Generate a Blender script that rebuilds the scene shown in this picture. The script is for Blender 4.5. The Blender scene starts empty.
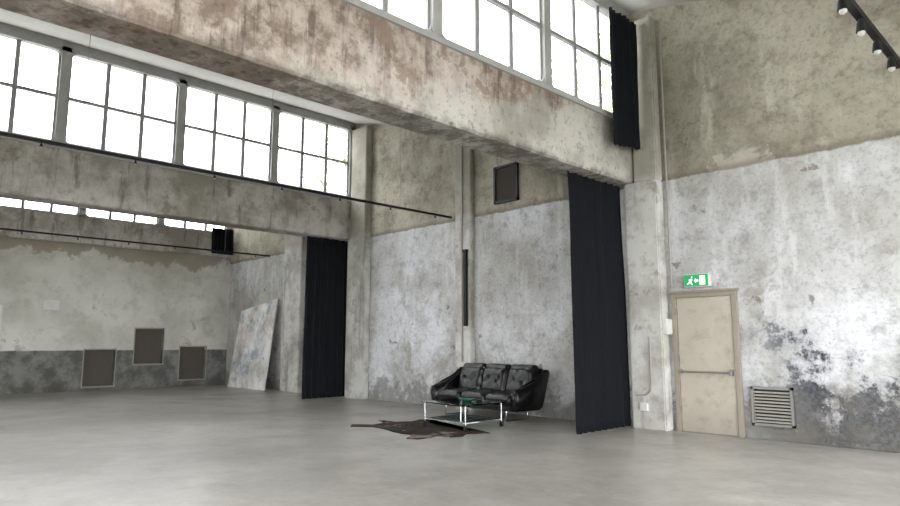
import bpy, bmesh, math, random
from mathutils import Vector, Matrix, noise as mnoise
random.seed(7)
sc=bpy.context.scene
COL=sc.collection
# ---------------------------------------------------------------- helpers
class G:
    def __init__(s,name,rough=.85,spec=.3):
        s.mat=bpy.data.materials.new(name); s.mat.use_nodes=True
        s.nt=s.mat.node_tree; s.n=s.nt.nodes; s.l=s.nt.links
        s.b=s.n['Principled BSDF']; s.b.inputs['Roughness'].default_value=rough
        s.b.inputs['Specular IOR Level'].default_value=spec
        g=s.n.new('ShaderNodeNewGeometry'); s.pos=g.outputs['Position']
        sp=s.n.new('ShaderNodeSeparateXYZ'); s.l.new(s.pos,sp.inputs[0])
        s.x,s.y,s.z=sp.outputs
    def put(s,sock,v):
        if isinstance(v,bpy.types.NodeSocket): s.l.new(v,sock)
        elif isinstance(v,(tuple,list)): sock.default_value=(v[0],v[1],v[2],1) if len(sock.default_value)==4 else v
        else: sock.default_value=v
    def noise(s,scale,detail=6,rough=.6,vec=None,dist=0,off=0):
        t=s.n.new('ShaderNodeTexNoise'); t.inputs['Scale'].default_value=scale
        t.inputs['Detail'].default_value=detail; t.inputs['Roughness'].default_value=rough
        t.inputs['Distortion'].default_value=dist
        s.l.new(s.mapv((1,1,1),off,vec),t.inputs['Vector']); return t.outputs['Fac']
    def mapv(s,sc_,off=0,vec=None):
        m=s.n.new('ShaderNodeMapping'); m.inputs['Scale'].default_value=sc_
        m.inputs['Location'].default_value=(off,off*.7,off*.3)
        s.l.new(vec or s.pos,m.inputs['Vector']); return m.outputs[0]
    def step(s,v,a,b):
        m=s.n.new('ShaderNodeMapRange'); m.interpolation_type='SMOOTHSTEP'
        s.put(m.inputs[0],v); m.inputs[1].default_value=a; m.inputs[2].default_value=b; return m.outputs[0]
    def m(s,op,a,b=0):
        m=s.n.new('ShaderNodeMath'); m.operation=op; s.put(m.inputs[0],a); s.put(m.inputs[1],b); return m.outputs[0]
    def inv(s,a): return s.m('SUBTRACT',1,a)
    def mul(s,*a):
        r=a[0]
        for q in a[1:]: r=s.m('MULTIPLY',r,q)
        return r
    def mix(s,f,a,b,mode='MIX'):
        m=s.n.new('ShaderNodeMix'); m.data_type='RGBA'; m.blend_type=mode
        s.put(m.inputs[0],f); s.put(m.inputs[6],a); s.put(m.inputs[7],b); return m.outputs[2]
    def vor(s,scale,vec=None):
        t=s.n.new('ShaderNodeTexVoronoi'); t.feature='DISTANCE_TO_EDGE'; t.inputs['Scale'].default_value=scale
        s.l.new(vec or s.pos,t.inputs['Vector']); return t.outputs['Distance']
    def warp(s,amt,scale):
        t=s.n.new('ShaderNodeTexNoise'); t.inputs['Scale'].default_value=scale; t.inputs['Detail'].default_value=5
        s.l.new(s.pos,t.inputs['Vector'])
        v=s.n.new('ShaderNodeVectorMath'); v.operation='MULTIPLY_ADD'
        s.l.new(t.outputs['Color'],v.inputs[0]); v.inputs[1].default_value=(amt,)*3; s.l.new(s.pos,v.inputs[2]); return v.outputs[0]
    def peel(s,c,scale,th,colr,amt,off):
        """crisp-edged flaked patches with a darker rim"""
        n=s.noise(scale,11,.68,off=off,dist=.3)
        c=s.mix(s.mul(s.step(n,th-.012,th-.002),amt*.7),c,tuple(v*.7 for v in colr))
        return s.mix(s.mul(s.step(n,th,th+.02),amt),c,colr)
    def col(s,c): s.put(s.b.inputs['Base Color'],c)
    def bump(s,h,strength=.3,dist=.02):
        b=s.n.new('ShaderNodeBump'); b.inputs['Strength'].default_value=strength; b.inputs['Distance'].default_value=dist
        s.l.new(h,b.inputs['Height']); s.l.new(b.outputs[0],s.b.inputs['Normal'])

def lin(r,g,b):
    f=lambda c:((c/255+.055)/1.055)**2.4 if c/255>.04045 else c/255/12.92
    return (f(r),f(g),f(b))
def simple(name,rgb,rough=.5,metal=0,spec=.5):
    g=G(name,rough,spec); g.b.inputs['Metallic'].default_value=metal
    n=g.noise(9,4); c=g.mix(n,tuple(v*.8 for v in rgb),tuple(min(1,v*1.15) for v in rgb)); g.col(c); return g.mat

def mesh(name,bm,mat,parent=None,smooth=False):
    bmesh.ops.recalc_face_normals(bm,faces=bm.faces)
    me=bpy.data.meshes.new(name); bm.to_mesh(me); bm.free()
    o=bpy.data.objects.new(name,me); COL.objects.link(o)
    if mat: me.materials.append(mat)
    if smooth:
        for p in me.polygons: p.use_smooth=True
    if parent: o.parent=parent
    return o
def empty(name,loc=(0,0,0),rz=0):
    e=bpy.data.objects.new(name,None); COL.objects.link(e); e.location=loc; e.rotation_euler[2]=rz; e.empty_display_size=.1; return e
def addbox(bm,x0,x1,y0,y1,z0,z1):
    vs=[bm.verts.new(p) for p in [(x0,y0,z0),(x1,y0,z0),(x1,y1,z0),(x0,y1,z0),(x0,y0,z1),(x1,y0,z1),(x1,y1,z1),(x0,y1,z1)]]
    for f in [(0,3,2,1),(4,5,6,7),(0,1,5,4),(1,2,6,5),(2,3,7,6),(3,0,4,7)]: bm.faces.new([vs[i] for i in f])
    return vs
# R = "along hall" distance; world x = -R
def rbox(bm,R0,R1,Y0,Y1,Z0,Z1): return addbox(bm,-R1,-R0,Y0,Y1,Z0,Z1)
def box(name,R0,R1,Y0,Y1,Z0,Z1,mat,parent=None,bev=0):
    bm=bmesh.new(); rbox(bm,R0,R1,Y0,Y1,Z0,Z1)
    if bev: bmesh.ops.bevel(bm,geom=bm.edges[:],offset=bev,segments=2,affect='EDGES')
    return mesh(name,bm,mat,parent)
def lbox(name,x0,x1,y0,y1,z0,z1,mat,parent=None,bev=0):
    bm=bmesh.new(); addbox(bm,x0,x1,y0,y1,z0,z1)
    if bev: bmesh.ops.bevel(bm,geom=bm.edges[:],offset=bev,segments=3,affect='EDGES')
    return mesh(name,bm,mat,parent)
def tube(name,pts,r,mat,parent=None,cyclic=False):
    c=bpy.data.curves.new(name,'CURVE'); c.dimensions='3D'; c.bevel_depth=r; c.bevel_resolution=3; c.use_fill_caps=True
    s=c.splines.new('POLY'); s.points.add(len(pts)-1)
    for p,q in zip(s.points,pts): p.co=(q[0],q[1],q[2],1)
    s.use_cyclic_u=cyclic
    o=bpy.data.objects.new(name,c); COL.objects.link(o); c.materials.append(mat)
    if parent: o.parent=parent
    return o
def addcyl(bm,c,r,h,axis='Z',seg=16,r2=None):
    rot={'Z':Matrix(),'X':Matrix.Rotation(math.pi/2,4,'Y'),'Y':Matrix.Rotation(math.pi/2,4,'X')}[axis]
    bmesh.ops.create_cone(bm,cap_ends=True,segments=seg,radius1=r,radius2=r if r2 is None else r2,depth=h,matrix=Matrix.Translation(c)@rot)

# ---------------------------------------------------------------- materials
YW=10.1      # side wall plane
B=[5.67,14.12]; FAR=21.5
g=G('side_wall_plaster',.9,.15)
n1=g.noise(.33,9,.58); n2=g.noise(.9,10,.66,off=11,dist=.4); n3=g.noise(4.3,9,.7,off=5); drip=g.noise(1.1,8,.62,vec=g.mapv((2.2,2.2,.5)))
fine=g.noise(19,6,.7,off=15)
low=g.mix(g.step(n1,.36,.62),lin(162,161,157),lin(201,203,207))
low=g.mix(g.mul(g.step(n2,.45,.66),.6),low,lin(143,141,134))
low=g.mix(g.mul(g.step(n3,.48,.68),.5),low,lin(118,115,108))
low=g.mix(g.mul(g.step(drip,.50,.70),.5),low,lin(214,216,218))
low=g.mix(g.mul(g.step(fine,.48,.66),.30),low,lin(96,93,88))
low=g.peel(low,1.0,.615,lin(146,139,126),.35,51)
low=g.peel(low,2.3,.645,lin(114,107,96),.6,31)
up=g.mix(g.step(n1,.36,.62),lin(136,132,118),lin(176,171,157))
up=g.mix(g.mul(g.step(n2,.45,.66),.6),up,lin(110,105,92))
up=g.mix(g.mul(g.step(drip,.54,.70),.5),up,lin(192,188,175))
up=g.mix(g.mul(g.step(n3,.48,.68),.5),up,lin(94,88,77))
up=g.mix(g.mul(g.step(fine,.48,.66),.30),up,lin(78,73,64))
up=g.peel(up,.9,.61,lin(182,178,166),.4,71)
edge=g.m('ADD',g.z,g.m('MULTIPLY',g.m('SUBTRACT',g.noise(2.2,7,.7),.5),.13))
c=g.mix(g.step(edge,4.13,4.16),low,up)
bl=g.mul(g.step(edge,4.12,4.15),g.inv(g.step(edge,4.16,4.28)),.5); c=g.mix(bl,c,lin(92,84,72))
dn=g.m('SUBTRACT',g.noise(1.5,12,.74,off=3),g.m('MULTIPLY',g.z,.15))
dmg=g.step(g.x,-4.4,-3.0)
mould=g.mix(g.step(fine,.42,.62),lin(30,32,38),lin(74,78,88))
mould=g.mix(g.mul(g.step(n3,.54,.64),.5),mould,lin(118,120,126))
c=g.mix(g.mul(g.step(dn,.28,.40),dmg,.5),c,lin(116,120,128))
c=g.mix(g.mul(g.step(dn,.345,.41),dmg,.95),c,mould)
dn2=g.m('SUBTRACT',g.noise(2.3,12,.74,off=13),g.m('MULTIPLY',g.z,.26)); c=g.mix(g.mul(g.step(dn2,.34,.46),.6),c,lin(88,85,80))
low_tone=g.mul(g.inv(g.step(g.z,.0,2.2)),g.step(n2,.40,.60),.35); c=g.mix(low_tone,c,lin(118,115,109))  # patchy darker tone, stronger towards the bottom of the wall
cr=g.vor(.6,g.warp(1.1,1.6)); crack=g.mul(g.inv(g.step(cr,.001,.006)),g.step(g.noise(.5,3,off=20),.54,.60)); c=g.mix(g.mul(crack,.6),c,lin(80,74,66))
g.col(c); g.bump(g.m('ADD',n3,n2),.55,.03); M_side=g.mat

g=G('far_wall_plaster',.9,.15)
n1=g.noise(.5,8,.6,off=2); n2=g.noise(2,10,.7,off=9)
c=g.mix(g.step(n1,.36,.62),lin(168,167,158),lin(197,197,190))
c=g.mix(g.mul(g.step(n2,.48,.66),.4),c,lin(142,138,127))
c=g.peel(c,1.1,.63,lin(142,134,120),.4,81)
ez=g.m('ADD',g.z,g.m('MULTIPLY',g.m('SUBTRACT',g.noise(1.0,8,.7),.5),2.2))
c=g.mix(g.mul(g.step(ez,3.85,4.0),.75),c,lin(136,126,109))
dado=g.mix(g.step(n2,.38,.62),lin(84,85,82),lin(120,120,116))
dado=g.mix(g.mul(g.inv(g.step(g.z,0,.5)),g.step(n1,.4,.6),.6),dado,lin(66,64,60))
c=g.mix(g.inv(g.step(g.m('ADD',g.z,g.m('MULTIPLY',n2,.06)),1.19,1.23)),c,dado)
g.col(c); g.bump(n2,.3,.03); M_far=g.mat

g=G('pilaster_plaster',.9,.15)
n1=g.noise(1.2,8,.6); n2=g.noise(4,8,.7,off=4); d=g.noise(1.2,7,.65,vec=g.mapv((3,3,.4)))
c=g.mix(g.step(n1,.36,.62),lin(158,156,149),lin(194,194,190))
c=g.mix(g.mul(g.step(n2,.50,.64),.45),c,lin(126,121,111)); c=g.mix(g.mul(g.step(d,.54,.66),.5),c,lin(106,101,92))
c=g.peel(c,2.0,.61,lin(132,124,110),.4,33)
c=g.mix(g.mul(g.step(g.z,4.1,4.3),.6),c,lin(138,132,118))
g.col(c); g.bump(n2,.4,.03); M_pil=g.mat

g=G('beam_plaster',.9,.15)
n1=g.noise(.9,9,.66,off=1); n2=g.noise(3.4,10,.72,off=6); n3=g.noise(11,8,.7,off=8)
d=g.noise(1.5,8,.7,vec=g.mapv((4.5,4.5,.5)))
clean=g.mix(g.step(n1,.36,.62),lin(144,140,132),lin(184,181,174))
clean=g.peel(clean,1.6,.61,lin(142,132,119),.4,91)
worn=g.mix(g.step(n2,.38,.62),lin(126,112,102),lin(180,168,158))
worn=g.mix(g.mul(g.step(d,.50,.62),.7),worn,lin(90,77,68))
worn=g.mix(g.mul(g.step(n1,.48,.62),.6),worn,lin(198,189,181))
worn=g.peel(worn,1.3,.585,lin(142,124,111),.6,95)
wz=g.m('ADD',g.m('MULTIPLY',g.m('SUBTRACT',g.z,4.62),1.1),g.m('MULTIPLY',g.m('SUBTRACT',6.2,g.y),.25))
wz=g.m('ADD',wz,g.m('MULTIPLY',g.m('SUBTRACT',g.noise(.9,9,.7,off=17),.5),2.4))
c=g.mix(g.step(wz,-.05,.35),clean,worn)
c=g.mix(g.mul(g.step(n3,.54,.66),.45),c,lin(80,70,62))
c=g.mix(g.mul(g.inv(g.step(g.m('ADD',g.z,g.m('MULTIPLY',g.noise(3,8,.7),.3)),4.28,4.42)),g.step(n2,.43,.55),.65),c,lin(82,75,68))
g.col(c); g.bump(g.m('ADD',n2,g.m('MULTIPLY',n3,.5)),.6,.045); M_beam=g.mat

g=G('far_beam_plaster',.9,.15)
n1=g.noise(.8,9,.66,off=21); n2=g.noise(3.0,10,.72,off=26); d=g.noise(1.4,8,.7,vec=g.mapv((3.5,3.5,.5)))
c=g.mix(g.step(n1,.38,.62),lin(150,146,137),lin(196,194,188))
c=g.mix(g.mul(g.step(n2,.48,.62),.55),c,lin(138,128,114)); c=g.mix(g.mul(g.step(d,.54,.66),.6),c,lin(102,93,83))
c=g.peel(c,1.0,.595,lin(140,128,112),.5,23)
g.col(c); g.bump(n2,.5,.04); M_beam2=g.mat

g=G('concrete_floor',.4,.7)
n1=g.noise(.3,9,.6); n2=g.noise(1.1,10,.66,off=4); n3=g.noise(12,7,.7,off=9); n4=g.noise(4,11,.75,off=40)
c=g.mix(g.step(n1,.36,.64),lin(132,129,123),lin(160,157,151))
c=g.mix(g.mul(g.step(n2,.44,.68),.4),c,lin(116,112,105)); c=g.mix(g.mul(g.step(n3,.46,.70),.3),c,lin(100,96,90))
c=g.mix(g.mul(g.step(n4,.52,.70),.35),c,lin(182,179,173))
c=g.mix(g.mul(g.step(g.noise(.8,10,.7,off=60),.54,.66),.3),c,lin(180,177,170))
g.col(c); g.put(g.b.inputs['Roughness'],g.m('ADD',.16,g.m('MULTIPLY',n2,.4))); g.bump(n3,.06,.008); M_floor=g.mat

M_roof=simple('roof_plaster',lin(192,191,187),.9)
M_conc=simple('window_concrete',lin(164,164,162),.85)
M_steel=simple('window_steel',lin(148,149,150),.6)
g=G('window_glass',.1)
tr=g.n.new('ShaderNodeBsdfTransparent'); gl=g.n.new('ShaderNodeBsdfGlossy'); gl.inputs['Roughness'].default_value=.05
ms=g.n.new('ShaderNodeMixShader'); ms.inputs[0].default_value=.05
g.l.new(tr.outputs[0],ms.inputs[1]); g.l.new(gl.outputs[0],ms.inputs[2]); g.l.new(ms.outputs[0],g.n['Material Output'].inputs[0]); M_glass=g.mat
g=G('black_curtain_fabric',.9,.1); g.b.inputs['Sheen Weight'].default_value=.03
g.col(g.mix(g.noise(30,3),(.005,.0055,.007),(.011,.012,.015))); M_cur=g.mat
M_black=simple('black_metal',(.008,.008,.009),.5,.0,.3)
M_grey=simple('grey_metal',lin(130,130,128),.45,.5)
M_pipe=simple('painted_pipe',lin(150,147,139),.7)
M_chrome=simple('chrome',(.6,.61,.63),.15,1)
g=G('door_paint',.5,.4); n=g.noise(1.5,6); c=g.mix(n,lin(154,147,135),lin(180,174,161)); c=g.mix(g.mul(g.step(g.noise(5,8,.7),.50,.68),.4),c,lin(124,115,102))
c=g.mix(g.mul(g.inv(g.step(g.z,.0,.6)),.35),c,lin(110,103,93)); g.col(c); M_door=g.mat
M_frame=simple('door_frame_paint',lin(138,131,118),.6)
M_niche=simple('niche_board',lin(76,72,66),.85)
M_nframe=simple('niche_frame',lin(138,136,130),.85)
M_white=simple('white_plastic',lin(196,196,192),.5)
g=G('exit_green',.4); g.col(lin(20,130,70)); g.b.inputs['Emission Color'].default_value=(*lin(30,170,95),1); g.b.inputs['Emission Strength'].default_value=.5; M_exit=g.mat
g=G('exit_white',.4); g.col((.7,.7,.7)); g.b.inputs['Emission Color'].default_value=(1,1,1,1); g.b.inputs['Emission Strength'].default_value=.6; M_exitw=g.mat
g=G('leather',.30,.35); n=g.noise(16,6,.6); nn=g.noise(70,5,.6); g.col(g.mix(n,(.002,.002,.0025),(.005,.005,.006))); g.bump(g.m('ADD',n,g.m('MULTIPLY',nn,.2)),.28,.014); M_lea=g.mat
g=G('table_glass',.03)
g.b.inputs['Transmission Weight'].default_value=1; g.b.inputs['Base Color'].default_value=(.60,.84,.76,1); g.b.inputs['IOR'].default_value=1.45; M_tg=g.mat
g=G('cowhide',.8,.2); n=g.noise(1.8,7,.6); c=g.mix(g.step(n,.42,.56),(.006,.0045,.004),(.030,.016,.011)); c=g.mix(g.mul(g.step(g.noise(2.3,5,off=8),.58,.62),.7),c,(.24,.20,.17)); g.col(c); g.bump(g.noise(60,4),.5,.01); M_hide=g.mat
g=G('canvas_panel',.85,.2); n=g.noise(.9,9,.7); c=g.mix(g.step(n,.38,.6),lin(176,177,177),lin(216,216,214)); c=g.mix(g.mul(g.step(g.noise(1.3,10,.7,off=5),.50,.60),.5),c,lin(164,148,130)); c=g.mix(g.mul(g.step(g.noise(1.6,10,.72,off=25),.50,.60),.65),c,lin(112,124,142)); g.col(c); M_canvas=g.mat
g=G('foliage',.7,.2); g.col(g.mix(g.noise(1.2,4),lin(165,182,140),lin(205,214,180))); M_leaf=g.mat
M_bark=simple('bark',lin(110,95,80),.9)
M_out=simple('outside_ground',lin(120,120,112),.95)

# ---------------------------------------------------------------- shell
box('ground',-60,90,-60,90,-.4,-.32,M_out)
box('floor',-3,FAR+.4,-7.3,YW+.4,-.3,0,M_floor)
ZL,ZH=5.32,7.55
def sidewall(name,Y0,Y1,mat,openings=()):
    bm=bmesh.new()
    def prism(P):
        a=[bm.verts.new((-p[0],Y0,p[1])) for p in P]; b=[bm.verts.new((-p[0],Y1,p[1])) for p in P]
        bm.faces.new(a); bm.faces.new(b[::-1])
        for i in range(len(P)):
            j=(i+1)%len(P); bm.faces.new((a[i],a[j],b[j],b[i]))
    if not openings: prism([(-3,0),(FAR+.4,0),(FAR+.4,5.3),(-3,5.3)])
    else:
        rs=[-3]+[v for o in openings for v in o]+[FAR+.4]
        rbox(bm,-3,FAR+.4,Y0,Y1,0,1.0); rbox(bm,-3,FAR+.4,Y0,Y1,4.1,5.3)
        for k in range(0,len(rs),2): rbox(bm,rs[k],rs[k+1],Y0,Y1,1.0,4.1)
    prism([(-3,5.3),(6.1,5.3),(6.1,ZH),(5.72,ZH)])
    prism([(6.1,5.3),(14.6,5.3),(14.6,ZH),(14.2,ZH)])
    prism([(14.6,5.3),(FAR+.4,5.3),(FAR+.4,ZH)])
    mesh(name,bm,mat)
sidewall('wall_right',YW,YW+.35,M_side)
LO=[(-2,1.2),(1.8,5.0),(7,10),(10.6,13.6),(15.4,18),(18.6,21)]
sidewall('wall_left',-7.35,-7.0,M_side,LO)
e=empty('window_4',(0,-7.2,0)); bm=bmesh.new(); bg_=bmesh.new()
for a0,b0 in LO:
    for k in range(5):
        x=a0+(b0-a0)*k/4; rbox(bm,x-.03,x+.03,-.04,.04,1.0,4.1)
    for k in range(5):
        z=1.02+3.06*k/4; rbox(bm,a0,b0,-.035,.035,z-.03,z+.03)
    rbox(bg_,a0,b0,-.003,.003,1.02,4.08)
mesh('glazing_bars',bm,M_steel,e); mesh('glass',bg_,M_glass,e)
def roof(name,R0,R1,z0,z1):
    bm=bmesh.new(); t=.14
    P=[(R0,z0),(R1,z1),(R1,z1+t),(R0,z0+t)]
    a=[bm.verts.new((-p[0],-7.3,p[1])) for p in P]; b=[bm.verts.new((-p[0],YW+.35,p[1])) for p in P]
    bm.faces.new(a); bm.faces.new(b[::-1])
    for i in range(4): bm.faces.new((a[i],a[(i+1)%4],b[(i+1)%4],b[i]))
    mesh(name,bm,M_roof)
roof('ceiling',-3,6.05,5.33,7.5); roof('ceiling.001',6.2,14.5,5.33,7.5); roof('ceiling.002',14.65,FAR+.4,5.33,7.5)
niches=[(5.68,6.54,.12,1.20),(7.08,7.95,.75,1.85),(8.50,9.37,.22,1.28)]
bm=bmesh.new()
ys=sorted({-7,YW,*[n[0] for n in niches],*[n[1] for n in niches]}); zs=sorted({0,5.17,*[n[2] for n in niches],*[n[3] for n in niches]})
for i in range(len(ys)-1):
    for k in range(len(zs)-1):
        cy,cz=(ys[i]+ys[i+1])/2,(zs[k]+zs[k+1])/2
        if any(n[0]<cy<n[1] and n[2]<cz<n[3] for n in niches): continue
        rbox(bm,FAR,FAR+.35,ys[i],ys[i+1],zs[k],zs[k+1])
rbox(bm,FAR+.2,FAR+.38,-7,YW,0,5.17)
rbox(bm,FAR,FAR+.35,-7,YW,7.3,7.5)
bmesh.ops.remove_doubles(bm,verts=bm.verts,dist=.0005)
mesh('wall_back',bm,M_far)
for n in niches:
    e=empty('wall_niche',(-FAR,(n[0]+n[1])/2,n[2]))
    w=(n[1]-n[0])/2; h=n[3]-n[2]
    lbox('board',-.13,-.10,-w+.01,w-.01,.01,h-.01,M_niche,e)
    lbox('frame_l',-.05,.015,-w-.03,-w,0,h,M_nframe,e); lbox('frame_r',-.05,.015,w,w+.03,0,h,M_nframe,e)
    lbox('frame_t',-.05,.015,-w-.03,w+.03,h,h+.03,M_nframe,e); lbox('sill',-.05,.03,-w-.04,w+.04,-.04,0,M_nframe,e)
def jag_box(name,R0,R1,Y0,Y1,Z0,Z1,mat,seed):
    bm=bmesh.new(); N=240
    rings=[]
    for i in range(N+1):
        y=Y0+(Y1-Y0)*i/N
        def j(k):
            v=.016*mnoise.noise(Vector((y*2.3,k*7+seed,0)))+.012*mnoise.noise(Vector((y*9,k*3+seed,2)))
            chip=max(0,mnoise.noise(Vector((y*1.7,k+seed,9)))-.25)*.12
            return v+chip
        P=[(R0,Z0+.03+j(2)),(R0+.03+j(9),Z0),(R1,Z0),(R1,Z1),(R0,Z1)]
        rings.append([bm.verts.new((-p[0],y,p[1])) for p in P])
    for r,s in zip(rings,rings[1:]):
        for k in range(5): bm.faces.new((r[k],r[(k+1)%5],s[(k+1)%5],s[k]))
    bm.faces.new(rings[0]); bm.faces.new(rings[-1])
    mesh(name,bm,mat)
jag_box('beam',B[0],B[0]+.53,-7,YW,4.15,5.17,M_beam,1)
jag_box('beam.001',B[1],B[1]+.53,-7,YW,4.15,5.17,M_beam2,5)
jag_box('beam.002',FAR-.1,FAR-.005,-7,YW,4.35,5.15,M_beam2,9)
box('trim_1',B[0]-.04,B[0]+.1,-7,YW-.02,5.17,5.25,M_conc)
box('trim_2',B[1]-.04,B[1]+.1,-7,YW-.02,5.17,5.25,M_conc)
def windows(idx,R,z0,z1,first,n):
    e=empty('window_%d'%idx,(-R,0,0)); step=2.33
    bmc=bmesh.new(); bms=bmesh.new(); bmg=bmesh.new()
    lo=first-n*step
    addbox(bmc,-.16,.0,lo,YW-.02,z0,z0+.07); addbox(bmc,-.16,0,lo,YW-.02,z1-.10,z1+.2)
    for i in range(n+1):
        yy=first-i*step
        addbox(bmc,-.16,.0,yy-.085,yy+.085,z0,z1)
    for i in range(n):
        a=first-(i+1)*step+.085; b=first-i*step-.085; zz0=z0+.07; zz1=z1-.10
        for (cy,sy) in ((a,1),(b,-1)):
            for (cz,sz) in ((zz0,1),(zz1,-1)):
                r=.14; pts=[(cy,cz)]
                for k in range(6):
                    t=math.pi/2*k/5; pts.append((cy+sy*(r-r*math.sin(t)),cz+sz*(r-r*math.cos(t))))
                f=[bmc.verts.new((-.02,p[0],p[1])) for p in pts]; q=[bmc.verts.new((-.14,p[0],p[1])) for p in pts]
                bmc.faces.new(f); bmc.faces.new(q[::-1])
                for k in range(len(pts)): bmc.faces.new((f[k],f[(k+1)%len(pts)],q[(k+1)%len(pts)],q[k]))
        w=(b-a)
        for k in (1,2): addbox(bms,-.11,-.05,a+w*k/3-.022,a+w*k/3+.022,zz0,zz1)
        zm=(zz0+zz1)/2; addbox(bms,-.115,-.045,a,b,zm-.03,zm+.03)
        for q0,q1 in ((zz0,zm),(zm,zz1)):
            for k in range(3):
                ya=a+w*k/3; yb=a+w*(k+1)/3
                addbox(bms,-.10,-.06,ya,ya+.04,q0,q1); addbox(bms,-.10,-.06,yb-.04,yb,q0,q1)
        addbox(bmg,-.085,-.079,a,b,zz0,zz1)
    mesh('mullions',bmc,M_conc,e); mesh('glazing_bars',bms,M_steel,e); mesh('glass',bmg,M_glass,e)
windows(1,B[0]+.05,5.25,7.3,YW-.12,7)
windows(2,B[1]+.05,5.25,7.3,YW-.10,7)
windows(3,FAR+.05,5.17,7.3,YW-.1,7)
box('pillar',5.2,5.80,YW-.26,YW-.002,0.0,4.14,M_pil,bev=.02)
box('pillar.001',5.2,5.64,YW-.2,YW-.002,4.14,7.1,M_pil,bev=.02)
box('pillar.002',13.4,14.1,YW-.26,YW-.002,0,4.14,M_pil,bev=.02)
box('pillar.003',13.4,14.08,YW-.2,YW-.002,4.14,7.15,M_pil,bev=.02)
box('pillar.004',9.65,10.15,YW-.13,YW-.002,0,6.3,M_pil,bev=.02)
box('pillar.005',16.4,17.4,YW-.25,YW-.002,0,5.3,M_pil,bev=.02)
box('baseboard_right',-3,4.02,YW-.04,YW-.002,0,.10,M_side,bev=.012)

# ---------------------------------------------------------------- curtains
def curtain(name,R,Y0,Y1,z0,z1,folds,amp,seed,slant=0,l=0,rr=0):
    bm=bmesh.new(); N=folds*14; K=26; grid=[]
    for k in range(K+1):
        v=k/K; z=z0+(z1-z0)*v; row=[]
        ya=Y0+l*(1-v); yb=Y1-rr*v
        for i in range(N+1):
            u=i/N
            ph=u*folds*2*math.pi+1.3*mnoise.noise(Vector((u*5,seed,v*.6)))
            a=amp*(.75+.5*mnoise.noise(Vector((u*9,seed+4,v*1.2))))*(1.0-.25*v)
            x=a*math.sin(ph)+.02*mnoise.noise(Vector((u*3,v*3,seed)))
            y=ya+u*(yb-ya)+amp*.2*math.sin(2*ph)
            row.append(bm.verts.new((-R+x,y,z+(slant*u if k==0 else 0))))
        grid.append(row)
    for k in range(K):
        for i in range(N): bm.faces.new((grid[k][i],grid[k][i+1],grid[k+1][i+1],grid[k+1][i]))
    o=mesh(name,bm,M_cur,smooth=True)
    m=o.modifiers.new('s','SOLIDIFY'); m.thickness=.006
curtain('stage_curtain',5.94,8.34,10.02,.02,4.13,9,.085,1,0,.10,.10)
curtain('stage_curtain.001',14.30,8.72,10.02,.02,4.12,7,.085,2)
curtain('stage_curtain.002',5.46,9.00,9.86,4.62,7.0,6,.07,3,.1)
curtain('stage_curtain.003',21.2,9.25,10.02,4.42,5.3,6,.05,4)

# ---------------------------------------------------------------- tracks
def track(name,R,z,Y0,Y1,sp,zr,big=False):
    e=empty(name,(-R,0,z))
    r=.022 if not big else .04
    lbox('rail',-r,r,Y0,Y1,-r,r,M_black,e)
    y=Y1-.5; i=0; s=.022 if not big else .055
    while y>Y0:
        bm=bmesh.new(); addcyl(bm,(0,y,-r-s*.5),s*.4,s*1.2)
        addcyl(bm,(0,y,-r-s*1.8),s,s*2,'Z',14,s*.7)
        mesh('spot_%d'%i,bm,M_black,e)
        bm=bmesh.new(); bmesh.ops.create_uvsphere(bm,u_segments=12,v_segments=8,radius=s*.75,matrix=Matrix.Translation((0,y,-r-s*2.9)))
        mesh('bulb_%d'%i,bm,M_white,e,True)
        y-=sp; i+=1
    y=Y1-1.5; i=0
    while y>Y0:
        tube('hanger_%d'%i,[(0,y,0),(0,y,zr-z)],.004,M_grey,e); y-=3; i+=1
track('track_light_rail',10.25,4.2,-6,YW-.14,1.25,6.35)
track('track_light_rail.001',18.7,4.15,-6,YW-.02,1.25,6.4)
track('track_light_rail.002',1.72,5.1,2,YW-.02,.7,6.45,True)

# ---------------------------------------------------------------- door
e=empty('door_1',(-4.59,YW,0))
lbox('jamb_l',-.53,-.45,-.07,-.002,0,2.13,M_frame,e,.006); lbox('jamb_r',.45,.53,-.07,-.002,0,2.13,M_frame,e,.006)
lbox('head',-.53,.53,-.07,-.002,2.13,2.20,M_frame,e,.006); lbox('cornice',-.56,.56,-.10,-.002,2.20,2.24,M_frame,e,.008)
lbox('leaf',-.445,.445,-.045,-.003,.012,2.125,M_door,e,.006)
lbox('threshold',-.53,.53,-.10,-.002,0,.012,M_grey,e)
tube('push_bar',[(-.40,-.11,.95),(.40,-.11,.95)],.014,M_grey,e)
lbox('bar_end_l',-.425,-.385,-.13,-.045,.92,.98,M_grey,e,.008); lbox('bar_end_r',.38,.425,-.13,-.045,.90,1.0,M_grey,e,.008)
for i,z in enumerate((.3,1.1,1.85)): lbox('hinge_%d'%i,-.46,-.435,-.085,-.045,z,z+.11,M_grey,e)
e=empty('exit_sign',(-4.66,YW,2.29))
lbox('housing',-.21,.21,-.10,-.002,0,.21,M_white,e,.01); lbox('panel',-.195,.195,-.106,-.10,.012,.198,M_exit,e)
bm=bmesh.new()
def poly(bm,pts,y=-.112,t=.005):
    f=[bm.verts.new((p[0],y,p[1])) for p in pts]; q=[bm.verts.new((p[0],y+t,p[1])) for p in pts]
    bm.faces.new(f); bm.faces.new(q[::-1])
    for k in range(len(pts)): bm.faces.new((f[k],f[(k+1)%len(pts)],q[(k+1)%len(pts)],q[k]))
poly(bm,[(.06,.03),(.15,.03),(.15,.175),(.06,.175)])
poly(bm,[(-.03,.10),(-.0,.06),(-.0,.085),(.04,.085),(.04,.115),(0,.115),(0,.14)])
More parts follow.
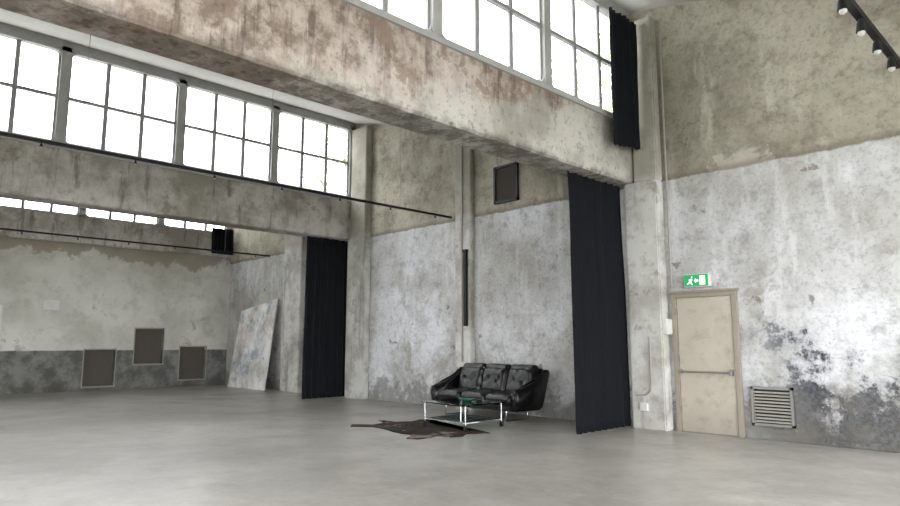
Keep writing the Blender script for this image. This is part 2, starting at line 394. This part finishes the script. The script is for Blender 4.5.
poly(bm,[(-.12,.12),(-.07,.14),(-.055,.12),(-.08,.08),(-.05,.04),(-.065,.03),(-.10,.07),(-.14,.04),(-.15,.05),(-.11,.09)])
poly(bm,[(-.075,.15),(-.055,.15),(-.055,.17),(-.075,.17)])
mesh('pictogram',bm,M_exitw,e)
e=empty('junction_box',(-5.2,YW-.12,1.54))
lbox('box',.001,.075,-.11,.08,0,.25,M_white,e,.01); lbox('lid',.075,.082,-.09,.06,.02,.23,M_white,e,.003)
tube('wall_conduit',[(-5.12,YW-.03,7.0),(-5.12,YW-.03,2.3)],.016,M_pipe)
tube('wall_conduit.001',[(-5.42,YW-.28,1.5),(-5.42,YW-.28,.75),(-5.45,YW-.28,.62),(-5.52,YW-.28,.56),(-5.7,YW-.28,.55)],.014,M_pipe)
lbox('socket_plate',-5.62,-5.5,YW-.32,YW-.263,.3,.42,M_white)
e=empty('cable_duct',(-9.78,YW-.13,1.76)); lbox('duct',-.04,.04,-.07,-.003,0,1.64,M_black,e,.006); lbox('cap',-.05,.05,-.08,-.003,1.6,1.66,M_black,e)
tube('wall_conduit.002',[(-9.9,YW-.155,1.0),(-9.9,YW-.155,6.2)],.018,M_pipe)
tube('wall_conduit.003',[(-16.3,YW-.03,1.6),(-16.3,YW-.03,5.2)],.02,M_black)
e=empty('vent_panel',(-8.71,YW,4.33)); w=.33
lbox('frame_l',-w,-w+.05,-.06,-.002,0,.8,M_black,e); lbox('frame_r',w-.05,w,-.06,-.002,0,.8,M_black,e)
lbox('frame_b',-w,w,-.06,-.002,0,.05,M_black,e); lbox('frame_t',-w,w,-.06,-.002,.75,.8,M_black,e)
lbox('board',-w+.05,w-.05,-.03,-.002,.05,.75,simple('vent_board',lin(52,44,36),.8),e)
e=empty('vent_grille',(-3.64,YW,.2)); w=.29
lbox('back',-w,w,-.02,-.002,0,.56,M_black,e)
for nme,a in (('frame_l',(-w,-w+.035,0,.56)),('frame_r',(w-.035,w,0,.56)),('frame_b',(-w,w,0,.035)),('frame_t',(-w,w,.525,.56))):
    lbox(nme,a[0],a[1],-.07,-.002,a[2],a[3],M_grey,e)
bm=bmesh.new()
for i in range(10):
    z=.05+i*.047; v=[bm.verts.new(p) for p in [(-w+.03,-.068,z),(w-.03,-.068,z),(w-.03,-.04,z+.022),(-w+.03,-.04,z+.022)]]
    bm.faces.new(v)
o=mesh('louvers',bm,M_pipe,e); m=o.modifiers.new('s','SOLIDIFY'); m.thickness=.004
e=empty('wall_plate',(-FAR,4.72,2.35)); lbox('plate',.0,.04,-.2,.2,0,.28,M_white,e,.01); lbox('cover',.04,.055,-.15,.15,.04,.24,M_white,e,.005)
e=empty('picture_frame',(-FAR,3.25,1.45)); lbox('frame',0,.04,-.3,.3,0,1.0,M_white,e,.006); lbox('sheet',.04,.045,-.25,.25,.05,.95,M_canvas,e)
bm=bmesh.new(); 
P=[(-20.3,9.62,.0),(-17.9,9.62,.0),(-17.9,9.95,2.75),(-20.3,9.98,2.45)]
f=[bm.verts.new(p) for p in P]; q=[bm.verts.new((p[0],p[1]+.04,p[2]+.005)) for p in P]
bm.faces.new(f); bm.faces.new(q[::-1])
for k in range(4): bm.faces.new((f[k],f[(k+1)%4],q[(k+1)%4],q[k]))
mesh('leaning_canvas_panel',bm,M_canvas)

# ---------------------------------------------------------------- sofa (front = -Y)
def cushion(name,w,d,h,r,parent,loc,rot=(0,0,0),buttons=(),bulge=.03,mat=M_lea):
    bm=bmesh.new(); n=26; hv=Vector((w/2,d/2,h/2))
    bmesh.ops.create_cube(bm,size=2); bmesh.ops.subdivide_edges(bm,edges=bm.edges[:],cuts=n,use_grid_fill=True)
    for v in bm.verts:
        u=v.co.copy(); p=Vector((u.x*hv.x,u.y*hv.y,u.z*hv.z))
        inn=Vector([max(-(hv[i]-r),min(hv[i]-r,p[i])) for i in range(3)]); dd=p-inn
        if dd.length>1e-6: p=inn+dd.normalized()*r
        if u.z>-.2:
            k=max(0,(u.z+.2)/1.2); p.z+=bulge*(1-u.x**4)*(1-u.y**4)*k
            for bx,by in buttons:
                q=((u.x-bx)*w/2)**2+((u.y-by)*d/2)**2
                p.z-=k*(.018*math.exp(-q/.0015)+.016*math.exp(-q/.014))
            p.z+=k*.011*mnoise.noise(Vector((u.x*3+loc[0]*9,u.y*3,loc[2])))
        v.co=p
    o=mesh(name,bm,mat,parent,True); o.location=loc; o.rotation_euler=rot; return o
S=empty('leather_sofa',(-8.60,9.30,0)); S.scale=(1.0,1.06,1.1)
for i,x in enumerate((-.64,0,.64)):
    bt=[(-.4,-.3),(.4,-.3),(-.4,.35),(.4,.35)]
    cushion('seat_cushion_%d'%(i+1),.63,.66,.17,.075,S,(x,-.08,.36),(math.radians(4),0,0),bt)
    bt=[(-.42,.0),(.42,.0)]
    cushion('back_cushion_%d'%(i+1),.635,.50,.17,.08,S,(x,.26,.60),(math.radians(72),0,0),bt,.045)
    cushion('headroll_%d'%(i+1),.635,.22,.16,.078,S,(x,.34,.80),(math.radians(60),0,0),[],.01)
lbox('base_shell',-.98,.98,-.38,.30,.17,.30,M_lea,S,.04)
bm=bmesh.new(); P=[(.26,.20),(.34,.20),(.47,.84),(.42,.84)]
a=[bm.verts.new((-1.0,p[0],p[1])) for p in P]; b=[bm.verts.new((1.0,p[0],p[1])) for p in P]
bm.faces.new(a); bm.faces.new(b[::-1])
for k in range(4): bm.faces.new((a[k],a[(k+1)%4],b[(k+1)%4],b[k]))
bmesh.ops.bevel(bm,geom=bm.edges[:],offset=.015,segments=2,affect='EDGES'); mesh('back_shell',bm,M_lea,S)
def arm(sgn):
    P=[(-.40,.18),(.30,.17),(.36,.30),(.48,.80),(.42,.84),(.33,.80),(.16,.64),(-.10,.56),(-.36,.53),(-.45,.48),(-.44,.32)]
    bm=bmesh.new(); L=[]
    for x in (.96,1.10):
        L.append([bm.verts.new((sgn*(x+(.10*(p[1]-.17))),p[0],p[1])) for p in P])
    a,b=L; bm.faces.new(a); bm.faces.new(b[::-1])
    for k in range(len(P)): bm.faces.new((a[k],a[(k+1)%len(P)],b[(k+1)%len(P)],b[k]))
    bmesh.ops.bevel(bm,geom=bm.edges[:],offset=.035,segments=4,affect='EDGES',clamp_overlap=True)
    mesh('arm_%s'%('l' if sgn<0 else 'r'),bm,M_lea,S,True)
    x=sgn*.78
    tube('sled_leg_%s'%('l' if sgn<0 else 'r'),[(x,-.30,.18),(x,-.33,.02),(x,-.30,.012),(x,.24,.012),(x,.27,.02),(x,.24,.18)],.012,M_chrome,S)
arm(-1); arm(1)
tube('stretcher',[(-.78,-.05,.10+.05),(.78,-.05,.15)],.012,M_chrome,S)

# ---------------------------------------------------------------- coffee table
T=empty('glass_coffee_table',(-7.85,7.90,.013)); a,bq=.48,.43
lbox('top_glass',-a-.05,a+.05,-bq-.05,bq+.05,.392,.408,M_tg,T,.003); lbox('shelf_glass',-a+.02,a-.02,-bq+.02,bq-.02,.13,.142,M_tg,T,.003)
k=0
for sx in (-1,1):
    for sy in (-1,1):
        k+=1; x,y=sx*a,sy*bq
        tube('leg_%d'%k,[(x,y,.08),(x,y,.392)],.013,M_chrome,T)
        bm=bmesh.new(); addcyl(bm,(x,y,.035),.035,.03,'Y',18); addcyl(bm,(x,y,.075),.02,.03,'Z',14); mesh('caster_%d'%k,bm,M_black,T,False)
tube('lower_frame',[(-a,-bq,.12),(a,-bq,.12),(a,bq,.12),(-a,bq,.12)],.008,M_chrome,T,True)
bm=bmesh.new(); prof=[(.0,.0),(.07,.0),(.10,.02),(.15,.055),(.14,.06),(.09,.03),(.0,.02)]; rings=[]
for r,z in prof: rings.append([bm.verts.new((r*math.cos(t*math.tau/28),r*math.sin(t*math.tau/28),z)) for t in range(28)] if r>0 else [bm.verts.new((0,0,z))]*28)
for r1,r2 in zip(rings,rings[1:]):
    for t in range(28):
        vs=[]; 
        for v in (r1[t],r1[(t+1)%28],r2[(t+1)%28],r2[t]):
            if v not in vs: vs.append(v)
        if len(vs)>2: bm.faces.new(vs)
o=mesh('green_bowl',bm,simple('green_glaze',lin(20,64,48),.25),None,True); o.location=(-7.80,7.95,.422)
# ---------------------------------------------------------------- cowhide
out=[(1.25,.10),(1.05,.28),(1.2,.62),(.98,.68),(.72,.42),(.3,.50),(-.25,.46),(-.62,.55),(-.95,.80),(-1.12,.66),(-.92,.40),(-1.05,.12),(-1.4,.05),(-1.42,-.05),(-1.05,-.10),(-.93,-.38),(-1.15,-.70),(-.92,-.80),(-.62,-.52),(-.2,-.5),(.3,-.55),(.72,-.48),(.95,-.75),(1.15,-.62),(1.05,-.25),(1.25,-.1)]
bm=bmesh.new(); pts=[]
for i in range(len(out)):
    p,q=Vector(out[i]),Vector(out[(i+1)%len(out)])
    for t in (0,.33,.66):
        w=p.lerp(q,t); w+=Vector((mnoise.noise(Vector((w.x*6,w.y*6,0))),mnoise.noise(Vector((w.x*6,w.y*6,5)))))*.04; pts.append(w)
top=[bm.verts.new((p.x,p.y,.012)) for p in pts]; bot=[bm.verts.new((p.x,p.y,.001)) for p in pts]
bm.faces.new(top); bm.faces.new(bot[::-1])
for k in range(len(pts)): bm.faces.new((top[k],top[(k+1)%len(pts)],bot[(k+1)%len(pts)],bot[k]))
bmesh.ops.triangulate(bm,faces=[f for f in bm.faces if len(f.verts)>4])
o=mesh('cowhide_rug',bm,M_hide); o.location=(-8.22,7.22,0); o.rotation_euler[2]=math.radians(-10); o.scale=(.92,1.0,1)

# ---------------------------------------------------------------- trees outside
def tree(loc,h,r,seed):
    rnd=random.Random(seed); e=empty('tree',loc)
    tube('trunk',[(0,0,0),(.15,.1,h*.4),(0,.2,h*.75)],.22,M_bark,e)
    for i in range(6):
        t=i*1.05; tube('branch_%d'%i,[(.1,.1,h*.38+i*.3),(r*.6*math.cos(t),r*.6*math.sin(t),h*.6+i*.4)],.07,M_bark,e)
    bm=bmesh.new(); cl=[(Vector((rnd.uniform(-1,1)*r*.7,rnd.uniform(-1,1)*r*.7,h*.68+rnd.uniform(-1,1)*h*.25)),rnd.uniform(.35,.6)*r) for _ in range(11)]
    for c_,cr_ in cl:
        for _ in range(260):
            d=Vector((rnd.gauss(0,1),rnd.gauss(0,1),rnd.gauss(0,1))).normalized()*cr_*rnd.uniform(.5,1)
            p=c_+d; u=Vector((rnd.gauss(0,1),rnd.gauss(0,1),rnd.gauss(0,1))).normalized(); w=u.cross(Vector((rnd.random(),rnd.random(),rnd.random()))).normalized(); s=.13
            bm.faces.new([bm.verts.new(p+u*s),bm.verts.new(p+w*s*.7),bm.verts.new(p-u*s),bm.verts.new(p-w*s*.7)])
    mesh('foliage',bm,M_leaf,e)
for i,(R,Y,h,r) in enumerate([(11.5,20,14,3.2),(26,19.0,14,3.8)]): tree((-R,Y,-.32),h,r,i)

# ---------------------------------------------------------------- light
w=bpy.data.worlds.new('overcast'); sc.world=w; w.use_nodes=True; nt=w.node_tree
bg=nt.nodes['Background']; tc=nt.nodes.new('ShaderNodeTexCoord'); sp=nt.nodes.new('ShaderNodeSeparateXYZ'); nt.links.new(tc.outputs['Generated'],sp.inputs[0])
cr=nt.nodes.new('ShaderNodeValToRGB'); nt.links.new(sp.outputs[2],cr.inputs[0])
cr.color_ramp.elements[0].color=(.985,.99,.99,1); cr.color_ramp.elements[1].color=(.95,.98,1,1)
nt.links.new(cr.outputs[0],bg.inputs[0]); bg.inputs[1].default_value=10.2
# ---------------------------------------------------------------- camera
cd=bpy.data.cameras.new('camera'); cam=bpy.data.objects.new('camera',cd); COL.objects.link(cam); sc.camera=cam
cd.sensor_width=36; cd.lens=36*645/900; cam.location=(0,0,1.4); cam.rotation_euler=(math.radians(97.94),0,math.radians(45.94))
cd.clip_end=300
sc.view_settings.view_transform='Standard'; sc.view_settings.look='None'; sc.view_settings.exposure=0
